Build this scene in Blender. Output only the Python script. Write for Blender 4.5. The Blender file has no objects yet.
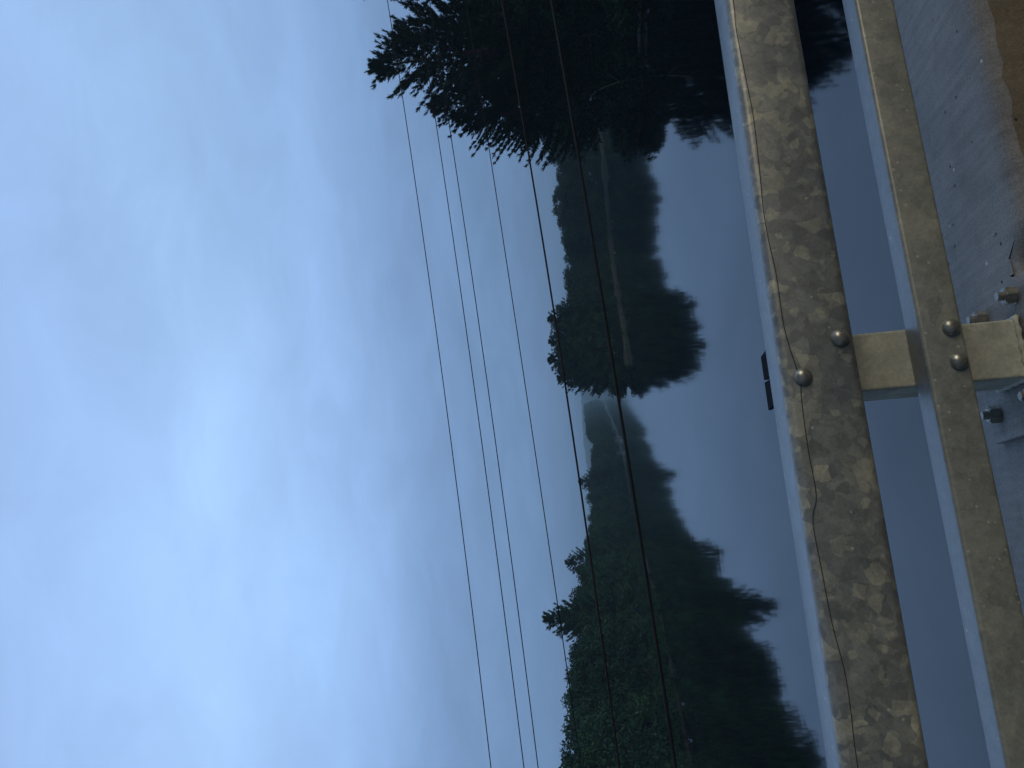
import bpy, bmesh, math, random
import numpy as np
from mathutils import Vector, Matrix

rng = np.random.default_rng(11)
random.seed(5)
R = math.radians
scene = bpy.context.scene
C = scene.collection
WATER = 0.0
CAMZ = 5.0
YAW = R(13.69)
DN = 1.5905 * math.cos(YAW)            # distance from the camera to the plane of the upper rail's face
T = Vector((math.cos(YAW), math.sin(YAW), 0))
N = Vector((-math.sin(YAW), math.cos(YAW), 0))

def bridge(s, n, z):
    """a point given along the rail, out from its face and above the camera's level"""
    return T * s + N * (DN + n) + Vector((0, 0, CAMZ + z))

# ------------------------------------------------------------------ helpers
def tag(o, label=None, cat=None, group=None, kind=None):
    if label: o['label'] = label
    if cat: o['category'] = cat
    if group: o['group'] = group
    if kind: o['kind'] = kind
    return o

def empty(name, loc=(0, 0, 0), rz=0.0):
    o = bpy.data.objects.new(name, None)
    C.objects.link(o)
    o.location = loc
    o.rotation_euler = (0, 0, rz)
    o.empty_display_size = 0.2
    return o

def link(name, me, mat=None, parent=None):
    o = bpy.data.objects.new(name, me)
    C.objects.link(o)
    if mat and not me.materials: me.materials.append(mat)
    if parent: o.parent = parent
    return o

def from_bm(name, bm, mat=None, parent=None, smooth=False):
    me = bpy.data.meshes.new(name)
    bmesh.ops.recalc_face_normals(bm, faces=bm.faces)
    bm.to_mesh(me); bm.free()
    if smooth:
        me.polygons.foreach_set('use_smooth', [True] * len(me.polygons))
    return link(name, me, mat, parent)

def smooth_by_angle(o, ang=35):
    me = o.data
    me.polygons.foreach_set('use_smooth', [True] * len(me.polygons))
    try:
        me.set_sharp_from_angle(angle=R(ang))
    except Exception:
        pass

def box(bm, x0, x1, y0, y1, z0, z1, bevel=0.0, seg=2):
    vs = [bm.verts.new((x, y, z)) for x in (x0, x1) for y in (y0, y1) for z in (z0, z1)]
    f = [(0, 1, 3, 2), (4, 6, 7, 5), (0, 4, 5, 1), (2, 3, 7, 6), (0, 2, 6, 4), (1, 5, 7, 3)]
    fs = [bm.faces.new([vs[i] for i in q]) for q in f]
    if bevel:
        es = list({e for q in fs for e in q.edges})
        bmesh.ops.bevel(bm, geom=es, offset=bevel, segments=seg, affect='EDGES', profile=0.5)

def tube(bm, pts, rad, sides=8, cap=True):
    """tapered tube through pts; rad is a number or one per point"""
    pts = [Vector(p) for p in pts]
    if not hasattr(rad, '__len__'): rad = [rad] * len(pts)
    rings = []
    for i, p in enumerate(pts):
        d = (pts[min(i + 1, len(pts) - 1)] - pts[max(i - 1, 0)]).normalized()
        a = d.cross(Vector((0, 0, 1)))
        if a.length < 1e-3: a = d.cross(Vector((1, 0, 0)))
        a.normalize(); b = d.cross(a)
        rings.append([bm.verts.new(p + (a * math.cos(k * 2 * math.pi / sides) + b * math.sin(k * 2 * math.pi / sides)) * rad[i]) for k in range(sides)])
    for r0, r1 in zip(rings, rings[1:]):
        for k in range(sides):
            bm.faces.new((r0[k], r0[(k + 1) % sides], r1[(k + 1) % sides], r1[k]))
    if cap:
        bm.faces.new(rings[0][::-1]); bm.faces.new(rings[-1])

# ------------------------------------------------------------------ materials
def mat(name):
    m = bpy.data.materials.new(name); m.use_nodes = True
    nt = m.node_tree
    return m, nt, nt.nodes['Principled BSDF']

def nd(nt, t, **kw):
    n = nt.nodes.new(t)
    for k, v in kw.items():
        if k.startswith('i_'):
            n.inputs[k[2:].replace('_', ' ')].default_value = v
        else:
            setattr(n, k, v)
    return n

def ramp(nt, fac, stops, interp='LINEAR'):
    r = nt.nodes.new('ShaderNodeValToRGB')
    r.color_ramp.interpolation = interp
    el = r.color_ramp.elements
    while len(el) < len(stops): el.new(0.5)
    for e, (p, c) in zip(el, stops):
        e.position = p; e.color = (*c, 1) if len(c) == 3 else c
    nt.links.new(fac, r.inputs[0])
    return r

def mix(nt, fac, a, b, blend='MIX'):
    m = nt.nodes.new('ShaderNodeMix'); m.data_type = 'RGBA'; m.blend_type = blend
    for sock, v in ((m.inputs[0], fac), (m.inputs[6], a), (m.inputs[7], b)):
        if hasattr(v, 'links'): nt.links.new(v, sock)
        elif isinstance(v, (int, float)): sock.default_value = v
        else: sock.default_value = (*v, 1)
    return m.outputs[2]

def math_(nt, op, a, b=None, c=None, clamp=False):
    m = nt.nodes.new('ShaderNodeMath'); m.operation = op; m.use_clamp = clamp
    for i, v in enumerate((a, b, c)):
        if v is None: continue
        if hasattr(v, 'links'): nt.links.new(v, m.inputs[i])
        else: m.inputs[i].default_value = v
    return m.outputs[0]

def noise(nt, co, scale, detail=4, rough=0.55, dist=0.0):
    n = nd(nt, 'ShaderNodeTexNoise')
    n.inputs['Scale'].default_value = scale; n.inputs['Detail'].default_value = detail
    n.inputs['Roughness'].default_value = rough; n.inputs['Distortion'].default_value = dist
    nt.links.new(co, n.inputs['Vector'])
    return n.outputs['Fac'], n.outputs['Color']

def bump(nt, h, strength, dist, bs):
    b = nd(nt, 'ShaderNodeBump'); b.inputs['Strength'].default_value = strength
    b.inputs['Distance'].default_value = dist
    nt.links.new(h, b.inputs['Height']); nt.links.new(b.outputs[0], bs.inputs['Normal'])

def galvanized(name, base, light, dark, scale, cover, metallic, rough, specks=0.0, flake=1.0):
    """zinc coat with frost-like spangles: a share `cover` of the cells is paler"""
    m, nt, bs = mat(name)
    co = nd(nt, 'ShaderNodeTexCoord').outputs['Object']
    _, nc = noise(nt, co, scale * 0.9, 5, 0.62)
    warp = nt.nodes.new('ShaderNodeVectorMath'); warp.operation = 'MULTIPLY_ADD'
    nt.links.new(nc, warp.inputs[0]); warp.inputs[1].default_value = (.62 / scale,) * 3
    nt.links.new(co, warp.inputs[2])
    def cells(sc, seed):
        off = nt.nodes.new('ShaderNodeVectorMath'); off.operation = 'ADD'
        nt.links.new(warp.outputs[0], off.inputs[0]); off.inputs[1].default_value = (seed, seed * .7, seed * .3)
        v = nd(nt, 'ShaderNodeTexVoronoi'); v.inputs['Scale'].default_value = sc
        nt.links.new(off.outputs[0], v.inputs['Vector'])
        s = nt.nodes.new('ShaderNodeSeparateColor'); nt.links.new(v.outputs['Color'], s.inputs[0])
        return s.outputs
    c1 = cells(scale, 0.0); c2 = cells(scale * 2.1, 3.7); c3 = cells(scale * 1.35, 8.1)
    big, _ = noise(nt, co, 3.2, 5, .6)
    fine, _ = noise(nt, co, 150, 3, .6)
    thr = 1 - cover
    lightm = ramp(nt, math_(nt, 'ADD', c1[0], math_(nt, 'MULTIPLY_ADD', big, .5, -.25)), [(thr - .01, (0, 0, 0)), (thr + .03, (.45, .45, .45)), (min(thr + .2, .97), (.75, .75, .75)), (1, (1, 1, 1))]).outputs[0]
    l2 = ramp(nt, c2[1], [(.86, (0, 0, 0)), (.9, (.6, .6, .6))]).outputs[0]
    d2 = ramp(nt, c1[2], [(.62, (0, 0, 0)), (.9, (.7, .7, .7))]).outputs[0]
    col = mix(nt, d2, base, dark)
    col = mix(nt, lightm, col, light)
    col = mix(nt, l2, col, light)
    step = ramp(nt, c3[0], [(0, (.80, .80, .80)), (.5, (1, 1, 1)), (1, (1.2, 1.19, 1.15))]).outputs[0]
    col = mix(nt, flake, col, step, 'MULTIPLY')
    bt = ramp(nt, big, [(.3, (.72, .74, .78)), (.7, (1.12, 1.1, 1.02))]).outputs[0]
    col = mix(nt, 1.0, col, bt, 'MULTIPLY')
    mid, _ = noise(nt, co, scale * 1.6, 6, .7)
    col = mix(nt, 1.0, col, ramp(nt, mid, [(.3, (.80, .80, .80)), (.7, (1.2, 1.2, 1.18))]).outputs[0], 'MULTIPLY')
    ft = ramp(nt, fine, [(.25, (.84, .84, .84)), (.75, (1.14, 1.14, 1.14))]).outputs[0]
    col = mix(nt, 1.0, col, ft, 'MULTIPLY')
    if specks:
        v = nd(nt, 'ShaderNodeTexVoronoi'); v.inputs['Scale'].default_value = 60
        nt.links.new(co, v.inputs['Vector'])
        sp = nt.nodes.new('ShaderNodeSeparateColor'); nt.links.new(v.outputs['Color'], sp.inputs[0])
        near = ramp(nt, v.outputs['Distance'], [(.10, (1, 1, 1)), (.22, (0, 0, 0))]).outputs[0]
        some = ramp(nt, sp.outputs[0], [(1 - specks, (0, 0, 0)), (1 - specks + .02, (1, 1, 1))]).outputs[0]
        col = mix(nt, math_(nt, 'MULTIPLY', near, some), col, (.62, .58, .46))
    nt.links.new(col, bs.inputs['Base Color'])
    bs.inputs['Metallic'].default_value = metallic; bs.inputs['IOR'].default_value = 1.95
    nt.links.new(math_(nt, 'MULTIPLY_ADD', fine, .16, rough - .08), bs.inputs['Roughness'])
    h = math_(nt, 'ADD', math_(nt, 'MULTIPLY', fine, .35), math_(nt, 'MULTIPLY', c1[1], .12))
    bump(nt, h, .35, .0012, bs)
    return m

M_TOP = galvanized('zinc coarse', (.30, .308, .288), (.54, .525, .41), (.225, .238, .235), 31, .24, .15, .40, .05)
M_LOW = galvanized('zinc fine', (.39, .392, .33), (.44, .432, .36), (.30, .303, .262), 26, .15, .15, .42, .30, .4)
M_TOPFACE = galvanized('zinc upper face even sheen', (.20, .212, .215), (.23, .24, .24), (.18, .192, .195), 26, .1, .15, .36, .12, .12)  # even sky sheen of the upward faces put into a darker, plainer zinc
M_POST = galvanized('zinc post', (.56, .545, .45), (.62, .60, .49), (.49, .48, .40), 14, .2, .0, .6, 0, .35)
M_POST.node_tree.nodes['Principled BSDF'].inputs['IOR'].default_value = 1.45
M_BOLT = galvanized('zinc bolt', (.40, .385, .33), (.46, .44, .37), (.34, .325, .285), 60, .1, .6, .30, 0, .3)
M_NUT = galvanized('nut', (.33, .315, .275), (.38, .365, .32), (.26, .25, .22), 45, .1, .5, .38, 0, .4)

def simple(name, col, rough=.7, metallic=0.0, var=.25, scale=8, bmp=.0):
    m, nt, bs = mat(name)
    co = nd(nt, 'ShaderNodeTexCoord').outputs['Object']
    f, _ = noise(nt, co, scale, 6, .6)
    a = tuple(c * (1 - var) for c in col); b = tuple(min(1, c * (1 + var)) for c in col)
    nt.links.new(ramp(nt, f, [(.3, a), (.7, b)]).outputs[0], bs.inputs['Base Color'])
    bs.inputs['Roughness'].default_value = rough; bs.inputs['Metallic'].default_value = metallic
    if bmp: bump(nt, f, .6, bmp, bs)
    return m

M_HOLLOW_SHADE = simple('hollow shade', (.010, .012, .014), .95, 0, .2, 40)  # near-black colour stands for the shade inside the open post
M_HOLLOW_SHADE.node_tree.nodes['Principled BSDF'].inputs['Specular IOR Level'].default_value = .1
M_STRING = simple('string', (.05, .042, .035), .8, 0, .3, 60)
M_CABLE = simple('cable black', (.004, .004, .005), .8)
M_CABLE_RED = simple('cable brown', (.014, .006, .006), .8)
M_BARK = simple('bark', (.075, .06, .048), .9, 0, .4, 3)
M_BARK_PINE = simple('pine bark', (.065, .05, .04), .9, 0, .4, 3)
M_WOOD = simple('weathered wood', (.30, .27, .23), .85, 0, .3, 4)
M_EARTH = simple('bank earth', (.030, .042, .032), .95, 0, .5, .6)
M_ROAD = simple('asphalt', (.055, .055, .053), .9, 0, .25, 30, .003)

def concrete(name, base, dirt):
    m, nt, bs = mat(name)
    co = nd(nt, 'ShaderNodeTexCoord').outputs['Object']
    big, _ = noise(nt, co, 2.6, 7, .62, .4)
    med, _ = noise(nt, co, 17, 6, .65)
    fine, _ = noise(nt, co, 220, 3, .7)
    col = ramp(nt, big, [(.3, tuple(c * .72 for c in base)), (.52, base), (.75, tuple(c * 1.25 for c in base))]).outputs[0]
    col = mix(nt, ramp(nt, med, [(.55, (0, 0, 0)), (.72, (.55, .55, .55))]).outputs[0], col, dirt)
    col = mix(nt, 1.0, col, ramp(nt, fine, [(.25, (.68, .68, .68)), (.75, (1.25, 1.25, 1.25))]).outputs[0], 'MULTIPLY')
    st = nd(nt, 'ShaderNodeMapping'); st.inputs['Rotation'].default_value = (0, 0, R(38)); st.inputs['Scale'].default_value = (60, 5, 20)
    nt.links.new(co, st.inputs[0])
    sw, _ = noise(nt, st.outputs[0], 1.0, 4, .6)
    col = mix(nt, 1.0, col, ramp(nt, sw, [(.3, (.86, .86, .86)), (.7, (1.12, 1.12, 1.12))]).outputs[0], 'MULTIPLY')
    # small dark pits and pale grains
    v = nd(nt, 'ShaderNodeTexVoronoi'); v.inputs['Scale'].default_value = 38
    nt.links.new(co, v.inputs['Vector'])
    sp = nt.nodes.new('ShaderNodeSeparateColor'); nt.links.new(v.outputs['Color'], sp.inputs[0])
    near = ramp(nt, v.outputs['Distance'], [(.10, (1, 1, 1)), (.2, (0, 0, 0))]).outputs[0]
    pit = math_(nt, 'MULTIPLY', near, ramp(nt, sp.outputs[0], [(.87, (0, 0, 0)), (.89, (1, 1, 1))]).outputs[0])
    pale = math_(nt, 'MULTIPLY', near, ramp(nt, sp.outputs[1], [(.975, (0, 0, 0)), (.985, (1, 1, 1))]).outputs[0])
    col = mix(nt, pit, col, (.03, .028, .025)); col = mix(nt, pale, col, (.7, .66, .55))
    nt.links.new(col, bs.inputs['Base Color'])
    bs.inputs['Roughness'].default_value = .78
    h = math_(nt, 'ADD', math_(nt, 'MULTIPLY', fine, .5), math_(nt, 'MULTIPLY', med, 1.0))
    bump(nt, h, .7, .004, bs)
    return m
M_CURB = concrete('curb concrete', (.315, .298, .272), (.19, .18, .165))
M_PLATE = concrete('plate dull', (.15, .155, .155), (.10, .10, .10))
M_FACE = concrete('curb face stained', (.23, .18, .115), (.14, .105, .06))

def leafy(name, c0, c1, c2, rough=.6):
    m, nt, bs = mat(name)
    a = nd(nt, 'ShaderNodeAttribute', attribute_name='tint')
    oi = nd(nt, 'ShaderNodeObjectInfo')
    f = math_(nt, 'ADD', math_(nt, 'MULTIPLY', a.outputs['Fac'], .60), math_(nt, 'MULTIPLY', oi.outputs['Random'], .40))
    col = ramp(nt, f, [(.1, c0), (.55, c1), (.95, c2)]).outputs[0]
    nt.links.new(col, bs.inputs['Base Color'])
    bs.inputs['Roughness'].default_value = rough
    bs.inputs['Specular IOR Level'].default_value = .25
    try:
        bs.inputs['Transmission Weight'].default_value = 0
    except Exception: pass
    return m
M_LEAF = leafy('broad leaves', (.006, .034, .015), (.016, .066, .024), (.042, .118, .038))
M_NEEDLE = leafy('needles', (.010, .042, .020), (.020, .070, .030), (.036, .098, .040))
M_REED = leafy('reeds dry', (.12, .165, .15), (.16, .21, .185), (.20, .245, .21), .8)

def water_material():
    m, nt, bs = mat('river water')
    geo = nd(nt, 'ShaderNodeNewGeometry').outputs['Position']
    bs.inputs['Base Color'].default_value = (.0025, .004, .006, 1)
    bs.inputs['Roughness'].default_value = .05
    bs.inputs['IOR'].default_value = 1.333
    a, _ = noise(nt, geo, .55, 4, .5)
    b, _ = noise(nt, geo, 3.2, 2, .5)
    h = math_(nt, 'ADD', a, math_(nt, 'MULTIPLY', b, .10))
    bump(nt, h, 1.0, .003, bs)
    return m
M_WATER = water_material()

# ------------------------------------------------------------------ the setting
def sheet(name, rows, material, smooth=True):
    """rows of equally many points joined into one sheet"""
    bm = bmesh.new()
    vs = [[bm.verts.new(p) for p in r] for r in rows]
    for a, b in zip(vs, vs[1:]):
        for i in range(len(a) - 1):
            bm.faces.new((a[i], a[i + 1], b[i + 1], b[i]))
    return tag(from_bm(name, bm, material, smooth=smooth), kind='structure')

sheet('water', [[(x, y, WATER) for x in (-4000, -400, -100, 0, 100, 400, 4000)] for y in (-4000, -400, -100, 0, 100, 400, 4000)], M_WATER)

def interp_line(pts, step):
    out = []
    for (x0, y0), (x1, y1) in zip(pts, pts[1:]):
        n = max(1, int(math.hypot(x1 - x0, y1 - y0) / step))
        for k in range(n): out.append((x0 + (x1 - x0) * k / n, y0 + (y1 - y0) * k / n))
    out.append(pts[-1]); return out

PROFILE = [(-1.5, -.5), (0, .02), (.7, .30), (2.5, .55), (7, .9), (25, 2.0), (120, 5.0), (500, 9), (1400, 12)]
LEFT = interp_line([(-52, -300), (-45, -40), (-38, 40), (-36.0, 71), (-34.5, 84), (-32.6, 95), (-32.0, 107), (-33, 142), (-33, 205), (-26, 232), (-23, 320), (-50, 1500), (-400, 1700)], 4)
RIGHT = interp_line([(150, -300), (75, -40), (42, 22), (30, 42), (24.2, 51), (21.3, 57.4), (19.2, 63), (19.6, 67), (24, 74), (60, 84), (200, 95)], 2.5)
POINT = interp_line([(-1, 150), (-2.6, 142), (-1.6, 135), (1.6, 131), (5, 133), (9, 139), (14, 150), (23.5, 166), (30, 169), (45, 164), (53, 170), (80, 165), (140, 140), (300, 120)], 3)

def bank(line, direction, prof=PROFILE):
    rows = []
    for off, z in prof:
        row = []
        for i, (x, y) in enumerate(line):
            w = .25 * math.sin(i * 1.7) + .18 * math.sin(i * .63 + 1) if abs(off) < 30 else 0
            o = off + w * (1 if 0 <= off < 10 else 0)
            row.append((x + direction[0] * o, y + direction[1] * o, z + .12 * math.sin(i * .9 + off)*(off > 2)))
        rows.append(row)
    return sheet('riverbank', rows, M_EARTH)
bank(LEFT, (-1, 0.05))
bank(RIGHT, (.93, .37), PROFILE[:6] + [(60, 3), (200, 5)])
bank(POINT, (.25, .97), [(-1.5, -.5), (0, .02), (.7, .28), (2.5, .5), (7, .8), (20, 1.2), (40, .9), (60, -.6)])

def hill():
    """low far ridge that closes the river, its top ragged with a distant wood"""
    xs = np.linspace(-2600, 2600, 601); rows = []
    r = np.random.default_rng(3)
    for k, (y, f) in enumerate(((2080, -.05), (2120, .42), (2180, .7), (2260, .88), (2380, 1.0), (2500, 1.05), (2900, 1.0), (3600, .6))):
        row = []
        for x in xs:
            base = 62 + 9 * math.sin(x * .006 + 2.2) + 3 * math.sin(x * .021)
            j = r.normal(0, 1.5) if 0 < k < 6 else 0
            row.append((x, y + 14 * math.sin(x * .02) + r.normal(0, 2), base * f + j))
        rows.append(row)
    sheet('hill', rows, simple('far wood', (.04, .055, .032), .95, 0, .4, .15))
hill()

# road deck and kerb of the bridge the picture is taken from
def slab(name, s0, s1, n0, n1, z0, z1, material, bevel=.0):
    bm = bmesh.new()
    c = bridge((s0 + s1) / 2, (n0 + n1) / 2, z0)
    box(bm, (s0 - s1) / 2, (s1 - s0) / 2, (n0 - n1) / 2, (n1 - n0) / 2, 0, z1 - z0, bevel)
    o = from_bm(name, bm, material); o.location = c; o.rotation_euler.z = YAW
    return tag(o, kind='structure')
Z_CURB = -.90
Z_ROAD = -1.16
slab('road', -70, 70, -9.5, .05, Z_ROAD - .75, Z_ROAD, M_ROAD)

def curb():
    ss = list(np.linspace(-70, -3, 20)) + list(np.arange(-2.95, 3.0, .035)) + list(np.linspace(3, 70, 20))
    r = np.random.default_rng(8)
    bm = bmesh.new(); rings = []
    jit = 0
    for s in ss:
        jit = .3 * jit + r.normal(0, .0022)
        wav = float(np.interp(s, (-3, .2, .515, .54, .585, .62, .94, 1.17, 1.6, 3), (.05, .05, .052, .118, .114, .060, .052, .054, .05, .05))) + jit
        ch = .020 + abs(r.normal(0, .006))
        prof = [(wav + .012, Z_ROAD - .05), (wav + .004, Z_ROAD + .12), (wav, Z_CURB - ch * 1.1), (wav + ch * .35, Z_CURB - ch * .35 + r.normal(0, .001)),
                (wav + ch * 1.4, Z_CURB + r.normal(0, .0012)), (.14, Z_CURB), (.30, Z_CURB), (.46, Z_CURB), (.46, Z_CURB - .75)]
        rings.append([bm.verts.new((s, n, z - Z_CURB)) for n, z in prof])
    faces = []
    for a, b in zip(rings, rings[1:]):
        for k in range(len(a) - 1):
            f = bm.faces.new((a[k], a[k + 1], b[k + 1], b[k]))
            if k < 2: f.material_index = 1
    me = bpy.data.meshes.new('kerb'); bmesh.ops.recalc_face_normals(bm, faces=bm.faces); bm.to_mesh(me); bm.free()
    o = link('kerb', me, M_CURB); me.materials.append(M_FACE)
    smooth_by_angle(o, 50)
    o.location = bridge(0, 0, Z_CURB); o.rotation_euler.z = YAW
    tag(o, kind='structure')
curb()

# ------------------------------------------------------------------ guardrail
S0, N0 = .383, .187                       # the post's foot
ROOT = empty('guardrail', bridge(S0, N0, Z_CURB), YAW)
tag(ROOT, 'galvanised steel guardrail with two box rails on a square post, on the bridge kerb', 'guardrail')
def L(s, n, z): return Vector((s - S0, n - N0, z - Z_CURB))

def box_rail(name, s0, s1, n0, n1, z0, z1, rad, material):
    bm = bmesh.new()
    prof = []
    for cx, cz, a0 in ((n1 - rad, z1 - rad, 0), (n0 + rad, z1 - rad, 90), (n0 + rad, z0 + rad, 180), (n1 - rad, z0 + rad, 270)):
        for k in range(6):
            a = R(a0 + k * 18); prof.append((cx + rad * math.cos(a), cz + rad * math.sin(a)))
    n = 60; rings = []; ups = []
    for i in range(n + 1):
        s = s0 + (s1 - s0) * i / n
        rings.append([bm.verts.new(L(s, p[0] + .0006 * math.sin(s * 3.1), p[1] + .0006 * math.sin(s * 2.3))) for p in prof])
    for a, b in zip(rings, rings[1:]):
        for k in range(len(prof)):
            f = bm.faces.new((a[k], a[(k + 1) % len(prof)], b[(k + 1) % len(prof)], b[k]))
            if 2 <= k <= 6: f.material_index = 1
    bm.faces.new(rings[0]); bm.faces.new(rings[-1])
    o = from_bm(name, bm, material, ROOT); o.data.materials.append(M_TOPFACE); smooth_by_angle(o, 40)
    return o

ZT, HT = -.358, .152
Z2, H2 = -.652, .0835
NS = .047
UPPER = box_rail('upper_rail', -7, 7, 0, .123, ZT - HT, ZT, .018, M_TOP)
LOWER = box_rail('lower_rail', -7, 7, NS, .123, Z2 - H2, Z2, .008, M_LOW)

def dome_bolt():
    bm = bmesh.new(); rings = []
    for k in range(9):
        a = R(90 * k / 8); r_ = .0178 * math.cos(a) ** .9; h = .0125 * math.sin(a) + .0015
        rings.append((r_, h))
    prof = [(.0178, 0)] + rings
    sides = 28; prev = None
    for r_, h in prof:
        if r_ < 1e-4: ring = [bm.verts.new((0, -h, 0))]
        else: ring = [bm.verts.new((r_ * math.cos(2 * math.pi * j / sides), -h, r_ * math.sin(2 * math.pi * j / sides))) for j in range(sides)]
        if prev:
            for j in range(sides):
                if len(ring) == 1: bm.faces.new((prev[j], prev[(j + 1) % sides], ring[0]))
                else: bm.faces.new((prev[j], prev[(j + 1) % sides], ring[(j + 1) % sides], ring[j]))
        prev = ring
    me = bpy.data.meshes.new('bolt'); bmesh.ops.recalc_face_normals(bm, faces=bm.faces); bm.to_mesh(me); bm.free()
    me.polygons.foreach_set('use_smooth', [True] * len(me.polygons))
    me.materials.append(M_BOLT); return me
BOLT = dome_bolt()
POSTS = [0.0, -2.6, 2.6, -5.2, 5.2]
for ds in POSTS:
    for s, z, par, n in ((.4078, -.4805, UPPER, 0), (.3354, -.3984, UPPER, 0), (.4200, -.7110, LOWER, NS), (.3490, -.7128, LOWER, NS)):
        b = link('bolt', BOLT, None, par); b.location = L(s + ds, n, z); b.rotation_euler.y = random.uniform(0, 6)

PW = .0635                                   # half the post's width
def make_post_meshes():
    bm = bmesh.new()
    z0, z1 = Z_CURB + .022, -.384
    box(bm, -PW, PW, .1235 - N0, .2505 - N0, z0 - Z_CURB, z1 - Z_CURB, .006, 3)
    post = bpy.data.meshes.new('post'); bmesh.ops.recalc_face_normals(bm, faces=bm.faces); bm.to_mesh(post); bm.free()
    post.materials.append(M_POST)
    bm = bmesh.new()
    # the open tube's inner shade painted as two dark plates with a slanting gap, a pale strip below it
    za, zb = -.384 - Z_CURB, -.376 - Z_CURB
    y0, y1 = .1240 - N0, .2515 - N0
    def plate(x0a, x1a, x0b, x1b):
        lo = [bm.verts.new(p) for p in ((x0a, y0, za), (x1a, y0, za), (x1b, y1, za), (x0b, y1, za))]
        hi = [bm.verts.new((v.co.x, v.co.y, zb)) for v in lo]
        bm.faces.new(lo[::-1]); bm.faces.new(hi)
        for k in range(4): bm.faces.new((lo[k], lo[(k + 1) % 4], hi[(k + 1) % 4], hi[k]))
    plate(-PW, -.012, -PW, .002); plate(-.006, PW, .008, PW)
    cap = bpy.data.meshes.new('post_hollow_shade'); bmesh.ops.recalc_face_normals(bm, faces=bm.faces); bm.to_mesh(cap); bm.free()
    cap.materials.append(M_HOLLOW_SHADE)
    bm = bmesh.new()
    box(bm, -.173, .128, .078 - N0, .335 - N0, .001, .017, .003, 2)
    plate_ = bpy.data.meshes.new('base_plate'); bmesh.ops.recalc_face_normals(bm, faces=bm.faces); bm.to_mesh(plate_); bm.free()
    plate_.materials.append(M_CURB)
    bm = bmesh.new()                          # weld bead round the post's foot
    q = PW + .002; a, b = .1235 - N0 - .002, .2505 - N0 + .002
    loop = []
    for (x0, y0_), (x1, y1_) in zip(((-q, a), (q, a), (q, b), (-q, b)), ((q, a), (q, b), (-q, b), (-q, a))):
        for k in range(14):
            t = k / 14; loop.append(Vector((x0 + (x1 - x0) * t, y0_ + (y1_ - y0_) * t, .0255 + .0012 * math.sin(k * 2.1))))
    rr = [.0055 + .0012 * math.sin(i * 1.9) for i in range(len(loop) + 1)]
    tube(bm, loop + [loop[0]], rr, 7)
    weld = bpy.data.meshes.new('weld'); bmesh.ops.recalc_face_normals(bm, faces=bm.faces); bm.to_mesh(weld); bm.free()
    weld.polygons.foreach_set('use_smooth', [True] * len(weld.polygons)); weld.materials.append(M_POST)
    bm = bmesh.new()                          # hexagon nut, washer and stud end
    def prism(sides, r_, z0, z1, rot=0, bev=0):
        lo = [bm.verts.new((r_ * math.cos(2 * math.pi * k / sides + rot), r_ * math.sin(2 * math.pi * k / sides + rot), z0)) for k in range(sides)]
        hi = [bm.verts.new((v.co.x, v.co.y, z1)) for v in lo]
        fs = [bm.faces.new(lo[::-1]), bm.faces.new(hi)] + [bm.faces.new((lo[k], lo[(k + 1) % sides], hi[(k + 1) % sides], hi[k])) for k in range(sides)]
        if bev:
            bmesh.ops.bevel(bm, geom=list(fs[1].edges), offset=bev, segments=2, affect='EDGES')
    prism(20, .0195, -.003, .002); prism(6, .0195, .0022, .0235, .3, .0025); prism(16, .0098, .0237, .036, 0, .0015)
    nut = bpy.data.meshes.new('anchor_nut'); bmesh.ops.recalc_face_normals(bm, faces=bm.faces); bm.to_mesh(nut); bm.free()
    nut.materials.append(M_NUT)
    return post, cap, plate_, weld, nut
POST, HOLLOW, PLATE, WELD, NUT = make_post_meshes()
for ds in POSTS:
    p = link('post', POST, None, ROOT); p.location = (ds, 0, 0)
    for nm, me in (('post_hollow_shade', HOLLOW), ('weld', WELD)):
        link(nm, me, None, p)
    bp = link('base_plate', PLATE, None, ROOT); bp.location = (ds, 0, 0)
    for (s, n, a) in ((.497, .122, .1), (.489, .262, .5), (.272, .292, .8), (.280, .118, .35)):
        q = link('anchor_nut', NUT, None, bp); q.location = (s - S0, n - N0, .0172); q.rotation_euler.z = a

# thin string along the upper rail, hitched round a bolt
STR = [(3.2, -.381), (2.4, -.377), (1.8, -.379), (1.5, -.373), (1.2164, -.3756), (1.1439, -.3722), (.9978, -.3776), (.9112, -.3800), (.776, -.3752), (.7123, -.3715), (.6346, -.3722), (.556, -.3770), (.444, -.3765), (.3654, -.3864), (.3480, -.3905), (.3414, -.3993),
       (.3178, -.3915), (.2835, -.3881), (.1901, -.3863), (.103, -.3880), (.0551, -.3745), (-.0324, -.3767), (-.1332, -.3809), (-.2156, -.3895), (-.2868, -.3895), (-.3774, -.3864), (-.8, -.384), (-1.5, -.388), (-2.5, -.38)]
def string():
    bm = bmesh.new(); pts = []
    P = [Vector((s, -.0022, z)) for s, z in STR]
    for i in range(len(P) - 1):
        p0, p1, p2, p3 = P[max(i - 1, 0)], P[i], P[i + 1], P[min(i + 2, len(P) - 1)]
        for k in range(5):
            t = k / 5
            pts.append(.5 * ((2 * p1) + (p2 - p0) * t + (2 * p0 - 5 * p1 + 4 * p2 - p3) * t * t + (3 * p1 - p0 - 3 * p2 + p3) * t ** 3))
    for p in pts: p.y = -.0022
    tube(bm, [bridge(p.x, p.y, p.z) for p in pts], .0008, 6)
    o = from_bm('string', bm, M_STRING, smooth=True)
    tag(o, "thin dark string running along the guardrail's upper rail, caught on one bolt", 'string')
string()

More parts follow.
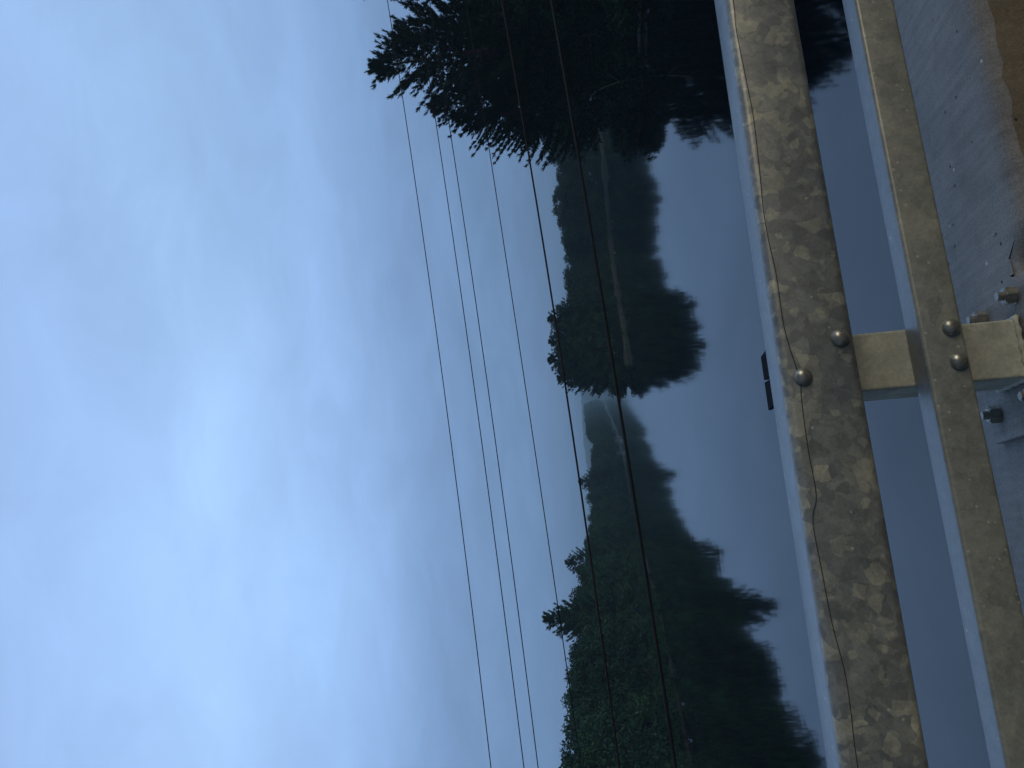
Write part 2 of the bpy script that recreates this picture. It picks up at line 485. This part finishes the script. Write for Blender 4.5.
# ------------------------------------------------------------------ overhead cables
CAB = [
    ('thin black overhead cable, the highest in the open sky', M_CABLE, .0074, (1.60869758e-03, 7.78975501e-02, 2.28473470)),
    ('thin black overhead cable, upper one of the close pair, second highest', M_CABLE, .0074, (1.26083591e-03, 7.50423486e-02, 1.79969966)),
    ('thin black overhead cable, lower one of the close pair, third highest', M_CABLE, .0074, (1.4e-03, 7.2e-02, 1.5856)),
    ('thin black overhead cable alone between the close pair and the brownish cable', M_CABLE, .0074, (6e-04, 7.40e-02, .9815)),
    ('brownish red overhead cable, just above the thick black one', M_CABLE_RED, .0150, (1.72e-03, 5.67e-02, .3855)),
    ('thick black overhead cable, the lowest, crossing in front of the wooded banks', M_CABLE, .0235, (9.5e-04, 5.44e-02, -.3985)),
]
for label, m, rad, (a, b, c) in CAB:
    bm = bmesh.new()
    tube(bm, [bridge(s, 12 - 1.5905, a * s * s + b * s + c) for s in np.linspace(-45, 45, 91)], rad, 8)
    o = from_bm('power_cable', bm, m, smooth=True)
    tag(o, label, 'cable', 'overhead cables crossing the river')

# ------------------------------------------------------------------ trees
def quads_mesh(name, V, tint, material):
    """V: (n,4,3) corner points -> one mesh of n faces with a float face attribute 'tint'"""
    n = len(V); me = bpy.data.meshes.new(name)
    me.vertices.add(n * 4); me.vertices.foreach_set('co', V.reshape(-1).astype(np.float32))
    me.loops.add(n * 4); me.loops.foreach_set('vertex_index', np.arange(n * 4, dtype=np.int32))
    me.polygons.add(n); me.polygons.foreach_set('loop_start', np.arange(0, n * 4, 4, dtype=np.int32))
    at = me.attributes.new('tint', 'FLOAT', 'FACE'); at.data.foreach_set('value', tint.astype(np.float32))
    me.update(calc_edges=True); me.materials.append(material)
    return me

def unit(v): return v / np.maximum(np.linalg.norm(v, axis=-1, keepdims=True), 1e-6)

def leaf_quads(P, D, length, width, r):
    """diamond leaves at P pointing along D"""
    n = len(P); side = unit(np.cross(D, r.normal(size=(n, 3))))
    l = (length * r.uniform(.7, 1.3, n))[:, None]; w = (width * r.uniform(.7, 1.3, n))[:, None]
    return np.stack([P, P + D * l * .45 + side * w * .5, P + D * l, P + D * l * .45 - side * w * .5], 1)

def broad_tree(seed, H, Rad, low, nclump=95, per=95, leaf=.30, ragged=.25):
    """crown and trunk meshes of a broad-leaved tree; low = height at which foliage starts"""
    r = np.random.default_rng(seed)
    hz = (H - low) / 2; cz = low + hz
    d = unit(r.normal(size=(nclump, 3))); rr = r.uniform(.35, 1, nclump) ** .55
    # lobes make the outline uneven
    lob = unit(r.normal(size=(7, 3))); amp = r.uniform(-ragged, ragged, 7)
    k = 1 + (np.exp(4 * (d @ lob.T - 1)) * amp).sum(1)
    cen = d * (rr * k)[:, None] * np.array([Rad, Rad, hz])
    taper = 1 - .30 * np.clip((cen[:, 2:3]) / hz, -1, 1)
    cen[:, :2] *= taper
    cen[:, 2] = np.minimum(cen[:, 2] + cz, H - .3)
    cr = r.uniform(.16, .30, nclump) * Rad ** .8 * 1.15
    ids = np.repeat(np.arange(nclump), per)
    o = unit(r.normal(size=(len(ids), 3))) * (r.uniform(.15, 1, len(ids)) ** .5)[:, None]
    o[:, 2] *= .65
    P = cen[ids] + o * cr[ids][:, None]
    P[:, 2] *= (H - .1) / P[:, 2].max(); cen[:, 2] *= .95
    P[:, 2] = np.maximum(P[:, 2], .15)
    D = unit(o + r.normal(0, .5, (len(ids), 3)) + np.array([0, 0, -.15]))
    tint = np.clip(r.uniform(.15, .85, nclump)[ids] + r.normal(0, .12, len(ids)), 0, 1)
    me = quads_mesh('crown', leaf_quads(P, D, leaf, leaf * .62, r), tint, M_LEAF)
    bm = bmesh.new()
    lean = r.normal(0, .02 * H, 2); th = H * .78
    tp = [(lean[0] * t, lean[1] * t, -.6 + (th + .6) * t) for t in np.linspace(0, 1, 6)]
    tube(bm, tp, [H * .016 * (1 - .8 * t) + .02 for t in np.linspace(0, 1, 6)], 7)
    for i in r.choice(nclump, 12, replace=False):
        t = np.clip((cen[i, 2] - .25 * Rad) / th, .15, .92); z = -.6 + (th + .6) * t - .4
        a = Vector((lean[0] * t, lean[1] * t, z)); b = Vector(cen[i])
        mid = (a + b) / 2 + Vector((0, 0, .12 * (b - a).length))
        tube(bm, [a, mid, b], [H * .006, H * .004, .012], 5)
    tm = bpy.data.meshes.new('trunk'); bm.to_mesh(tm); bm.free(); tm.materials.append(M_BARK)
    return tm, me

def pine_tree(seed, H, Rad, bare, whorls, clip=1.0, blade=.30):
    """white pine: tiers of long boughs, each a string of upswept needle plumes"""
    r = np.random.default_rng(seed)
    bm = bmesh.new()
    bend = r.normal(0, .012 * H, 2)
    ax = lambda z: np.array([bend[0] * (z / H) ** 2, bend[1] * (z / H) ** 2, z])
    zs = np.linspace(0, 1, 9)
    tube(bm, [tuple(ax(z * H) - np.array([0, 0, .6 * (z == 0)])) for z in zs], [H * .015 * (1 - z) ** .8 + .018 for z in zs], 8)
    P, D, TT = [], [], []
    for w in range(whorls):
        f = w / (whorls - 1)
        z = bare + (H * .985 - bare) * f ** .9
        nb = 7 if f < .8 else 5
        a0 = r.uniform(0, 6.28)
        for j in range(nb):
            az = a0 + j * 2 * math.pi / nb + r.normal(0, .25)
            prof = (.62 + .38 * math.sin(math.pi * min(f * 1.5, 1) * .5 + .3)) * (1 - f ** 2.2) + .07
            ln = Rad * prof * r.uniform(.65, 1.25)
            up = .10 + .75 * f ** 2 + r.normal(0, .08)
            out = np.array([math.cos(az), math.sin(az), 0.])
            base = ax(z + r.normal(0, .12))
            n = max(4, int(ln / .34)); t = np.linspace(0, 1, n)
            pts = base + out * (ln * t)[:, None] + np.array([0, 0, 1.]) * (ln * (up * t - .10 * np.sin(t * math.pi) + .16 * t ** 3))[:, None]
            tube(bm, [tuple(p) for p in pts[[0, n // 2, n - 1]]], [.012 + ln * .009, .010 + ln * .005, .008], 5)
            tang = unit(np.gradient(pts, axis=0)); sidev = np.cross(tang, [0, 0, 1.])
            tt = r.uniform(.2, .8)
            for i in range(n):
                if t[i] < .22 and f < .9: continue
                m = 4 if i < n - 1 else 2
                for q in range(m):
                    sgn = (-1) ** q
                    # a side twig with its plume
                    tw = unit(tang[i] * r.uniform(.6, 1.1) + sidev[i] * sgn * r.uniform(.1, .9) + np.array([0, 0, r.uniform(.15, .55)]))
                    tl = r.uniform(.45, 1.0) * (1.1 - .5 * t[i]) * min(1, ln / 1.6)
                    k = 24
                    u = r.uniform(.25, 1, k)
                    pp = pts[i] + tw * (u * tl)[:, None]
                    dd = unit(tw * 1.2 + r.normal(0, .30, (k, 3)))
                    P.append(pp); D.append(dd); TT.append(np.clip(tt + r.normal(0, .15, k), 0, 1))
    # leader
    k = 40; P.append(ax(H) - np.array([0, 0, 1.]) * r.uniform(0, .8, k)[:, None]); D.append(unit(np.array([0, 0, .8]) + r.normal(0, .5, (k, 3)))); TT.append(np.full(k, .5))
    P = np.concatenate(P); D = np.concatenate(D); TT = np.concatenate(TT)
    me = quads_mesh('crown', leaf_quads(P, D, blade * 1.15, blade * .17, r), TT, M_NEEDLE)
    tm = bpy.data.meshes.new('trunk'); bm.to_mesh(tm); bm.free(); tm.materials.append(M_BARK_PINE)
    return tm, me

def bush_mesh(seed, H, Rad):
    return broad_tree(seed, H, Rad, .1, 34, 80, .24, .35)

BROAD = [broad_tree(100 + i, 11, 3.4 + .3 * (i % 3), 0.4 + .35 * (i % 2)) for i in range(6)]
PINES = [pine_tree(200 + i, 18, 4.3, 3.5, 22) for i in range(3)]
SMALL_PINES = [pine_tree(230 + i, 13, 2.9, 2.0, 17, blade=.34) for i in range(2)]
BUSH = [bush_mesh(300 + i, 2.6, 1.9) for i in range(4)]

def plant(name, meshes, x, y, z, sx, sz, label, cat, group=None):
    tm, cm = meshes
    o = empty(name, (x, y, z), random.uniform(0, 6.28))
    o.scale = (sx, sx, sz)
    tag(o, label, cat, group)
    link('trunk', tm, None, o); link('crown', cm, None, o)
    return o

def shore_x(line, y):
    for (x0, y0), (x1, y1) in zip(line, line[1:]):
        if min(y0, y1) <= y <= max(y0, y1) and y0 != y1: return x0 + (x1 - x0) * (y - y0) / (y1 - y0)
    return line[-1][0]

# the long bank: a water-edge row and a row behind
y = 58.0
while y < 318:
    x = shore_x(LEFT, y)
    H = 11.3 + random.uniform(-.8, .6) + (1.5 if y < 78 else .75 if y < 135 else 0)
    if y > 215: H -= 1.0
    b = random.choice(BROAD); s = H / 11
    plant('broadleaf_tree', b, x - 2.6 + random.uniform(-.7, .7), y, .35, s * random.uniform(.9, 1.05), s * random.uniform(.9, 1),
          'dark broadleaf tree at the water edge of the long bank the thick cable crosses', 'tree', 'water-edge trees of the long dense bank')
    y += (3.9 if y < 130 else 6.0 if y < 210 else 8.5) * random.uniform(.85, 1.15)
y = 328.0
while y < 1480:
    x = shore_x(LEFT, y); H = (5 + 18.5 / 769 * y) * random.uniform(.9, 1.05)
    b = random.choice(BROAD); s = H / 11
    plant('broadleaf_tree', b, x - 2.2 * s - 1 + random.uniform(-1, 1), y, .3, s * 1.0, s, 'hazy far tree where the long bank fades into mist toward the open gap', 'tree', 'misty far trees of the long bank')
    y *= 1.034
y = 60.0
while y < 300:
    x = shore_x(LEFT, y); H = 12.2 + random.uniform(-.9, .7) + (1.2 if y < 85 else .9 if y < 140 else 0)
    if y > 200: H -= 1.2
    b = random.choice(BROAD); s = H / 11
    plant('broadleaf_tree', b, x - 8.6 + random.uniform(-1.5, 1.5), y, .8, s, s * random.uniform(.94, 1),
          'broadleaf tree standing behind the water-edge row of the long dense bank', 'tree', 'second row of trees on the long dense bank')
    y += (5.4 if y < 130 else 9) * random.uniform(.85, 1.15)
y = 60.0
while y < 235:
    x = shore_x(LEFT, y)
    b = random.choice(BUSH); s = random.uniform(.7, 1.15)
    plant('bush', b, x - .35 + random.uniform(-.4, .3), y, -.05, s, s * random.uniform(.8, 1.1),
          'leafy bush leaning over the water at the foot of the long dense bank', 'bush', 'bushes at the foot of the long dense bank')
    y += (2.9 if y < 120 else 5.0) * random.uniform(.6, 1.1)
plant('pine_tree', SMALL_PINES[0], -34.3, 110.5, .5, 1.15, 15.4 / 13, 'tall dark pine, the tallest of the long bank, standing above its broadleaf trees', 'tree')
plant('pine_tree', SMALL_PINES[1], -36.5, 116, .5, 1.0, 14.0 / 13, 'pine with a lower top beside the tallest pine of the long bank', 'tree')
plant('pine_tree', SMALL_PINES[1], -36.0, 150, .5, 1.1, 14.2 / 13, 'lone pine poking above the middle of the long bank', 'tree')
plant('pine_tree', SMALL_PINES[0], -30.5, 226, .5, 1.2, 13.2 / 13, 'small pine above the hazy far end of the long bank', 'tree')

# the wooded point with its pale reed edge
PT = [(5.2, 139.5, 12.2, 'tallest'), (8.8, 141.5, 12.0, 'tall'), (11.5, 145, 12.4, 'tall'), (.8, 137.5, 11.6, 'tall'), (-.6, 141, 9.0, 'end'), (2.6, 145, 12.5, 'tall'), (6.5, 148, 12.5, 'tall'), (1.5, 134.6, 7.5, 'end'), (5.2, 136.5, 9.0, 'end')]
for x, y, H, k in PT:
    b = random.choice(BROAD); s = H * 1.0 / 11
    lab = {'tallest': 'tallest round-crowned tree, between the ragged pines on the reed-edged point',
           'tall': 'tall loose-crowned tree on the tip of the reed-edged wooded point',
           'end': 'low rounded tree at the very tip of the reed-edged wooded point'}[k]
    plant('broadleaf_tree', b, x, y, .4, s * (.95 if k != 'end' else 1.1), s, lab, 'tree', None if k == 'tallest' else ('tall trees on the tip of the wooded point' if k == 'tall' else 'low trees on the tip of the wooded point'))
for i in range(34):
    x = 13 + i * 1.55 + random.uniform(-1.0, 1.0)
    row = i % 2
    ys = 150 + (x - 14) * 1.68 if x < 23.5 else 168 if x < 40 else 168
    H = 10.3 + random.uniform(-.8, .8) + (.9 if 36 < x < 42 else 0) + (1.0 if x > 50 else 0)
    b = random.choice(BROAD); s = (H - .4) / 11
    plant('broadleaf_tree', b, x, ys + 4 + 4.5 * row + random.uniform(-.8, .8), .6, s * 1.12, s,
          'mid-height broadleaf tree along the receding side of the reed-edged wooded point', 'tree', 'trees along the side of the wooded point')

for i in range(30):
    x0, y0 = POINT[0]
    x = 1.0 + i * 1.75 + random.uniform(-.5, .5)
    yy = min((abs(q[0] - x), q[1]) for q in POINT[3:])[1]
    s_ = random.uniform(.9, 1.5)
    plant('bush', BUSH[i % 4], x + .4, yy + 2.6 + random.uniform(-.4, .6), .3, s_ * 1.1, s_, 'dark bush just behind the pale reeds of the wooded point', 'bush', 'bushes behind the reeds of the wooded point')

for x, y in ((-1.6, 134.6), (-2.2, 138.5), (-2.0, 143), (-.4, 132.8), (.8, 133.6), (-1.0, 147)):
    plant('bush', BUSH[int(y) % 4], x, y, .1, 1.2, 1.15 + random.uniform(-.15, .25), 'rounded bush at the very tip of the wooded point, over the water', 'bush', 'bushes at the tip of the wooded point')
for x, y, H in ((3.2, 138.0, 13.3), (7.6, 140.6, 13.0), (.2, 137.0, 11.8), (11.0, 143.5, 13.0)):
    plant('pine_tree', SMALL_PINES[int(x) % 2], x, y, .4, 1.15, H / 13, 'ragged dark pine rising out of the rounded trees on the tip of the wooded point', 'tree', 'ragged pines on the tip of the wooded point')

# the close bank behind the rail's end
plant('pine_tree', PINES[0], 25.6, 58.5, .6, 1.06, 19.7 / 18, 'tall feathery pine with its whole top against the sky, above the close bank', 'tree')
plant('pine_tree', PINES[1], 35.2, 57.5, .8, 1.18, 23.5 / 18, 'taller pine cut by the picture edge, its bough tips hanging into the sky', 'tree')
plant('pine_tree', PINES[2], 29.2, 61.0, .6, 1.1, 18.2 / 18, 'dark pine half hidden between the two tall feathery pines of the close bank', 'tree')
plant('pine_tree', PINES[1], 24.0, 63.5, .6, 1.0, 16.2 / 18, 'dark pine just below the tall feathery pine, in the close bank', 'tree')
plant('pine_tree', PINES[2], 21.9, 62.5, .5, .98, 14.0 / 18, 'lower pine reaching long feathery boughs out over the river from the close bank', 'tree')
NEAR = [(22.0, 59.5, 8.0), (24.8, 56.5, 8.8), (27.6, 53.0, 9.6), (23.2, 66.0, 11.0), (27.5, 63.5, 13.0), (32.0, 60.0, 13.6), (30.6, 52.5, 9.6), (34.5, 50.0, 10.5), (36.5, 57.0, 14), (29.5, 57.2, 12.5), (25.8, 61.0, 11.2), (33.0, 46.0, 8.5)]
for x, y, H in NEAR:
    b = random.choice(BROAD); s = H / 11
    plant('broadleaf_tree', b, x, y, .4, s * 1.05, s, 'dark broadleaf tree filling the close bank below the feathery pines', 'tree', 'broadleaf trees of the close bank')
for i in range(15):
    t = i / 14; x = 19.6 + 12.0 * t + random.uniform(-.2, .2); yy = 65.2 - 25 * t + random.uniform(-.5, .5)
    xx = shore_x(RIGHT, yy) + .5
    b = BUSH[i % 4]; s = random.uniform(.85, 1.25)
    plant('bush', b, xx, yy, -.05, s, s * random.uniform(.8, 1.15), 'low leafy bush hanging over the water edge of the close bank', 'bush', 'bushes along the close bank')

# pale log on the close shore and a bare branch
bm = bmesh.new()
tube(bm, [(24.0, 50.9, .22), (22.9, 53.1, .20), (21.6, 55.8, .17), (20.9, 57.6, .10)], [.16, .15, .12, .07], 10)
tag(from_bm('fallen_log', bm, M_WOOD, smooth=True), 'pale bare log lying along the waterline of the close bank', 'log')
bm = bmesh.new()
tube(bm, [(20.9, 56.0, .1), (20.8, 55.6, 1.4), (20.4, 55.2, 2.7), (20.1, 55.0, 3.3)], [.06, .045, .03, .012], 7)
tube(bm, [(20.75, 55.5, 1.7), (21.2, 55.0, 2.5)], [.025, .01], 5)
tag(from_bm('dead_branch', bm, M_WOOD, smooth=True), 'bare pale branch sticking up from the dark water-edge bushes', 'branch')

# reeds along the point's shore
def reeds():
    r = np.random.default_rng(77)
    seg = [p for p in POINT if -2.5 < p[0] < 70]
    P, Hh = [], []
    for (x0, y0), (x1, y1) in zip(seg, seg[1:]):
        ln = math.hypot(x1 - x0, y1 - y0); n = int(ln * 260)
        t = r.uniform(0, 1, n); off = r.uniform(-.3, .8, n)
        P.append(np.stack([x0 + (x1 - x0) * t + .3 * off, y0 + (y1 - y0) * t + .9 * off, np.full(n, -.05) + .2 * np.clip(off, 0, 2)], 1))
    P = np.concatenate(P)
    D = unit(np.array([0, 0, 1.]) + r.normal(0, .16, P.shape))
    ln = (.40 + .20 * np.sin(P[:, 0] * .7) * np.sin(P[:, 0] * .23 + 1)) * r.uniform(.7, 1.3, len(P))
    side = unit(np.cross(D, r.normal(size=P.shape))) * .022
    V = np.stack([P - side, P + side, P + D * ln[:, None] + side * .3, P + D * ln[:, None] - side * .3], 1)
    me = quads_mesh('reeds', V, r.uniform(0, 1, len(P)), M_REED)
    tag(link('reeds', me), 'pale dry reeds along the waterline of the wooded point', 'reeds', kind='stuff')
reeds()

# ------------------------------------------------------------------ air
def haze():
    bm = bmesh.new(); box(bm, -4200, 4200, -4200, 4200, -1.5, 110)
    m = bpy.data.materials.new('haze air'); m.use_nodes = True; nt = m.node_tree
    nt.nodes.clear()
    out = nt.nodes.new('ShaderNodeOutputMaterial'); v = nt.nodes.new('ShaderNodeVolumePrincipled')
    v.inputs['Color'].default_value = (.60, .84, 1, 1); v.inputs['Density'].default_value = .00052
    nt.links.new(v.outputs[0], out.inputs['Volume'])
    tag(from_bm('haze', bm, m), kind='stuff')
haze()

# ------------------------------------------------------------------ light and sky
SUN_EL, SUN_AZ = 5.0, 120.0            # a faint warm break in the cloud, low and behind the camera; azimuth clockwise from +Y
def world():
    w = bpy.data.worlds.new('World'); scene.world = w; w.use_nodes = True
    nt = w.node_tree; bg = nt.nodes['Background']
    co = nd(nt, 'ShaderNodeTexCoord').outputs['Generated']
    sep = nt.nodes.new('ShaderNodeSeparateXYZ'); nt.links.new(co, sep.inputs[0])
    X, Y, Z = sep.outputs
    zc = math_(nt, 'MAXIMUM', Z, 0.0)
    # cloud sheet: its height over the ground turns direction into a place on the sheet
    den = math_(nt, 'ADD', zc, .22)
    comb = nt.nodes.new('ShaderNodeCombineXYZ')
    nt.links.new(math_(nt, 'DIVIDE', X, den), comb.inputs[0]); nt.links.new(math_(nt, 'DIVIDE', Y, den), comb.inputs[1])
    mp = nd(nt, 'ShaderNodeMapping'); mp.inputs['Rotation'].default_value = (0, 0, R(-28)); mp.inputs['Scale'].default_value = (1.0, 1.35, 1); mp.inputs['Location'].default_value = (1.3, .4, 0)
    nt.links.new(comb.outputs[0], mp.inputs[0])
    n1, _ = noise(nt, mp.outputs[0], 1.1, 6, .5, .5)
    n2, _ = noise(nt, mp.outputs[0], 3.4, 7, .62, .6)
    base = ramp(nt, zc, [(0, (.160, .268, .475)), (.06, (.168, .285, .505)), (.13, (.175, .298, .525)), (.20, (.20, .335, .585)), (.27, (.245, .40, .69)), (.34, (.295, .475, .80)),
                         (.46, (.345, .545, .875)), (.60, (.315, .49, .82)), (1, (.20, .31, .53))]).outputs[0]
    # brighter gap in the cloud over the long bank
    def lobe(d, power):
        v = nt.nodes.new('ShaderNodeVectorMath'); v.operation = 'DOT_PRODUCT'
        nt.links.new(co, v.inputs[0]); v.inputs[1].default_value = Vector(d).normalized()
        return math_(nt, 'POWER', math_(nt, 'MAXIMUM', v.outputs['Value'], 0), power)
    g = lobe((-.20, .87, .43), 30)
    var = math_(nt, 'MULTIPLY_ADD', n1, .44, .76)
    var = math_(nt, 'ADD', var, math_(nt, 'MULTIPLY_ADD', n2, .34, -.17))
    var = math_(nt, 'ADD', var, math_(nt, 'MULTIPLY', g, .24))
    # unseen sky behind and left of the camera dimmed to keep the steel dark
    az = nt.nodes.new('ShaderNodeMapRange'); az.interpolation_type = 'SMOOTHSTEP'
    nt.links.new(math_(nt, 'ADD', math_(nt, 'MULTIPLY', X, .4), math_(nt, 'MULTIPLY', Y, .92)), az.inputs[0]); az.inputs[1].default_value = -.25; az.inputs[2].default_value = .56; az.inputs[3].default_value = .12; az.inputs[4].default_value = 1
    var = math_(nt, 'MULTIPLY', var, az.outputs[0])
    col = nt.nodes.new('ShaderNodeVectorMath'); col.operation = 'SCALE'
    nt.links.new(base, col.inputs[0]); nt.links.new(var, col.inputs['Scale'])
    sky = nd(nt, 'ShaderNodeTexSky', sky_type='NISHITA', sun_disc=False, sun_elevation=R(SUN_EL), sun_rotation=R(SUN_AZ))
    skys = nt.nodes.new('ShaderNodeVectorMath'); skys.operation = 'SCALE'; skys.inputs['Scale'].default_value = .05
    nt.links.new(sky.outputs[0], skys.inputs[0])
    final = mix(nt, .04, col.outputs[0], skys.outputs[0])
    nt.links.new(final, bg.inputs[0]); bg.inputs[1].default_value = 1.14
world()

sd = bpy.data.lights.new('sun', 'SUN'); sd.energy = 1.62; sd.angle = R(40); sd.color = (1.0, .88, .66)
so = bpy.data.objects.new('sun', sd); C.objects.link(so)
el, az = R(SUN_EL), R(SUN_AZ)
to_sun = Vector((math.cos(el) * math.sin(az), math.cos(el) * math.cos(az), math.sin(el)))
so.rotation_euler = (-to_sun).to_track_quat('-Z', 'Y').to_euler()

# ------------------------------------------------------------------ camera (the phone was held sideways: the world's up points to the picture's left)
cd = bpy.data.cameras.new('camera'); co_ = bpy.data.objects.new('camera', cd); C.objects.link(co_)
cd.sensor_fit = 'HORIZONTAL'; cd.sensor_width = 36; cd.lens = 769 / 1024 * 36
cd.clip_start = .05; cd.clip_end = 6000
cx = Vector((-0.09306571, 0.11343424, -0.98917716)); cy = Vector((0.99565997, 0.01060286, -0.09245975)); fw = Vector((0, .99348893, .1139287))
m = Matrix((cx, cy, -fw)).transposed().to_4x4(); m.translation = Vector((0, 0, CAMZ))
co_.matrix_world = m
scene.camera = co_

vs = scene.view_settings
vs.view_transform = 'Standard'; vs.look = 'None'; vs.exposure = 0; vs.gamma = 1; vs.use_curve_mapping = False
scene.cycles.use_denoising = True
scene.cycles.max_bounces = 8
scene.cycles.volume_bounces = 1
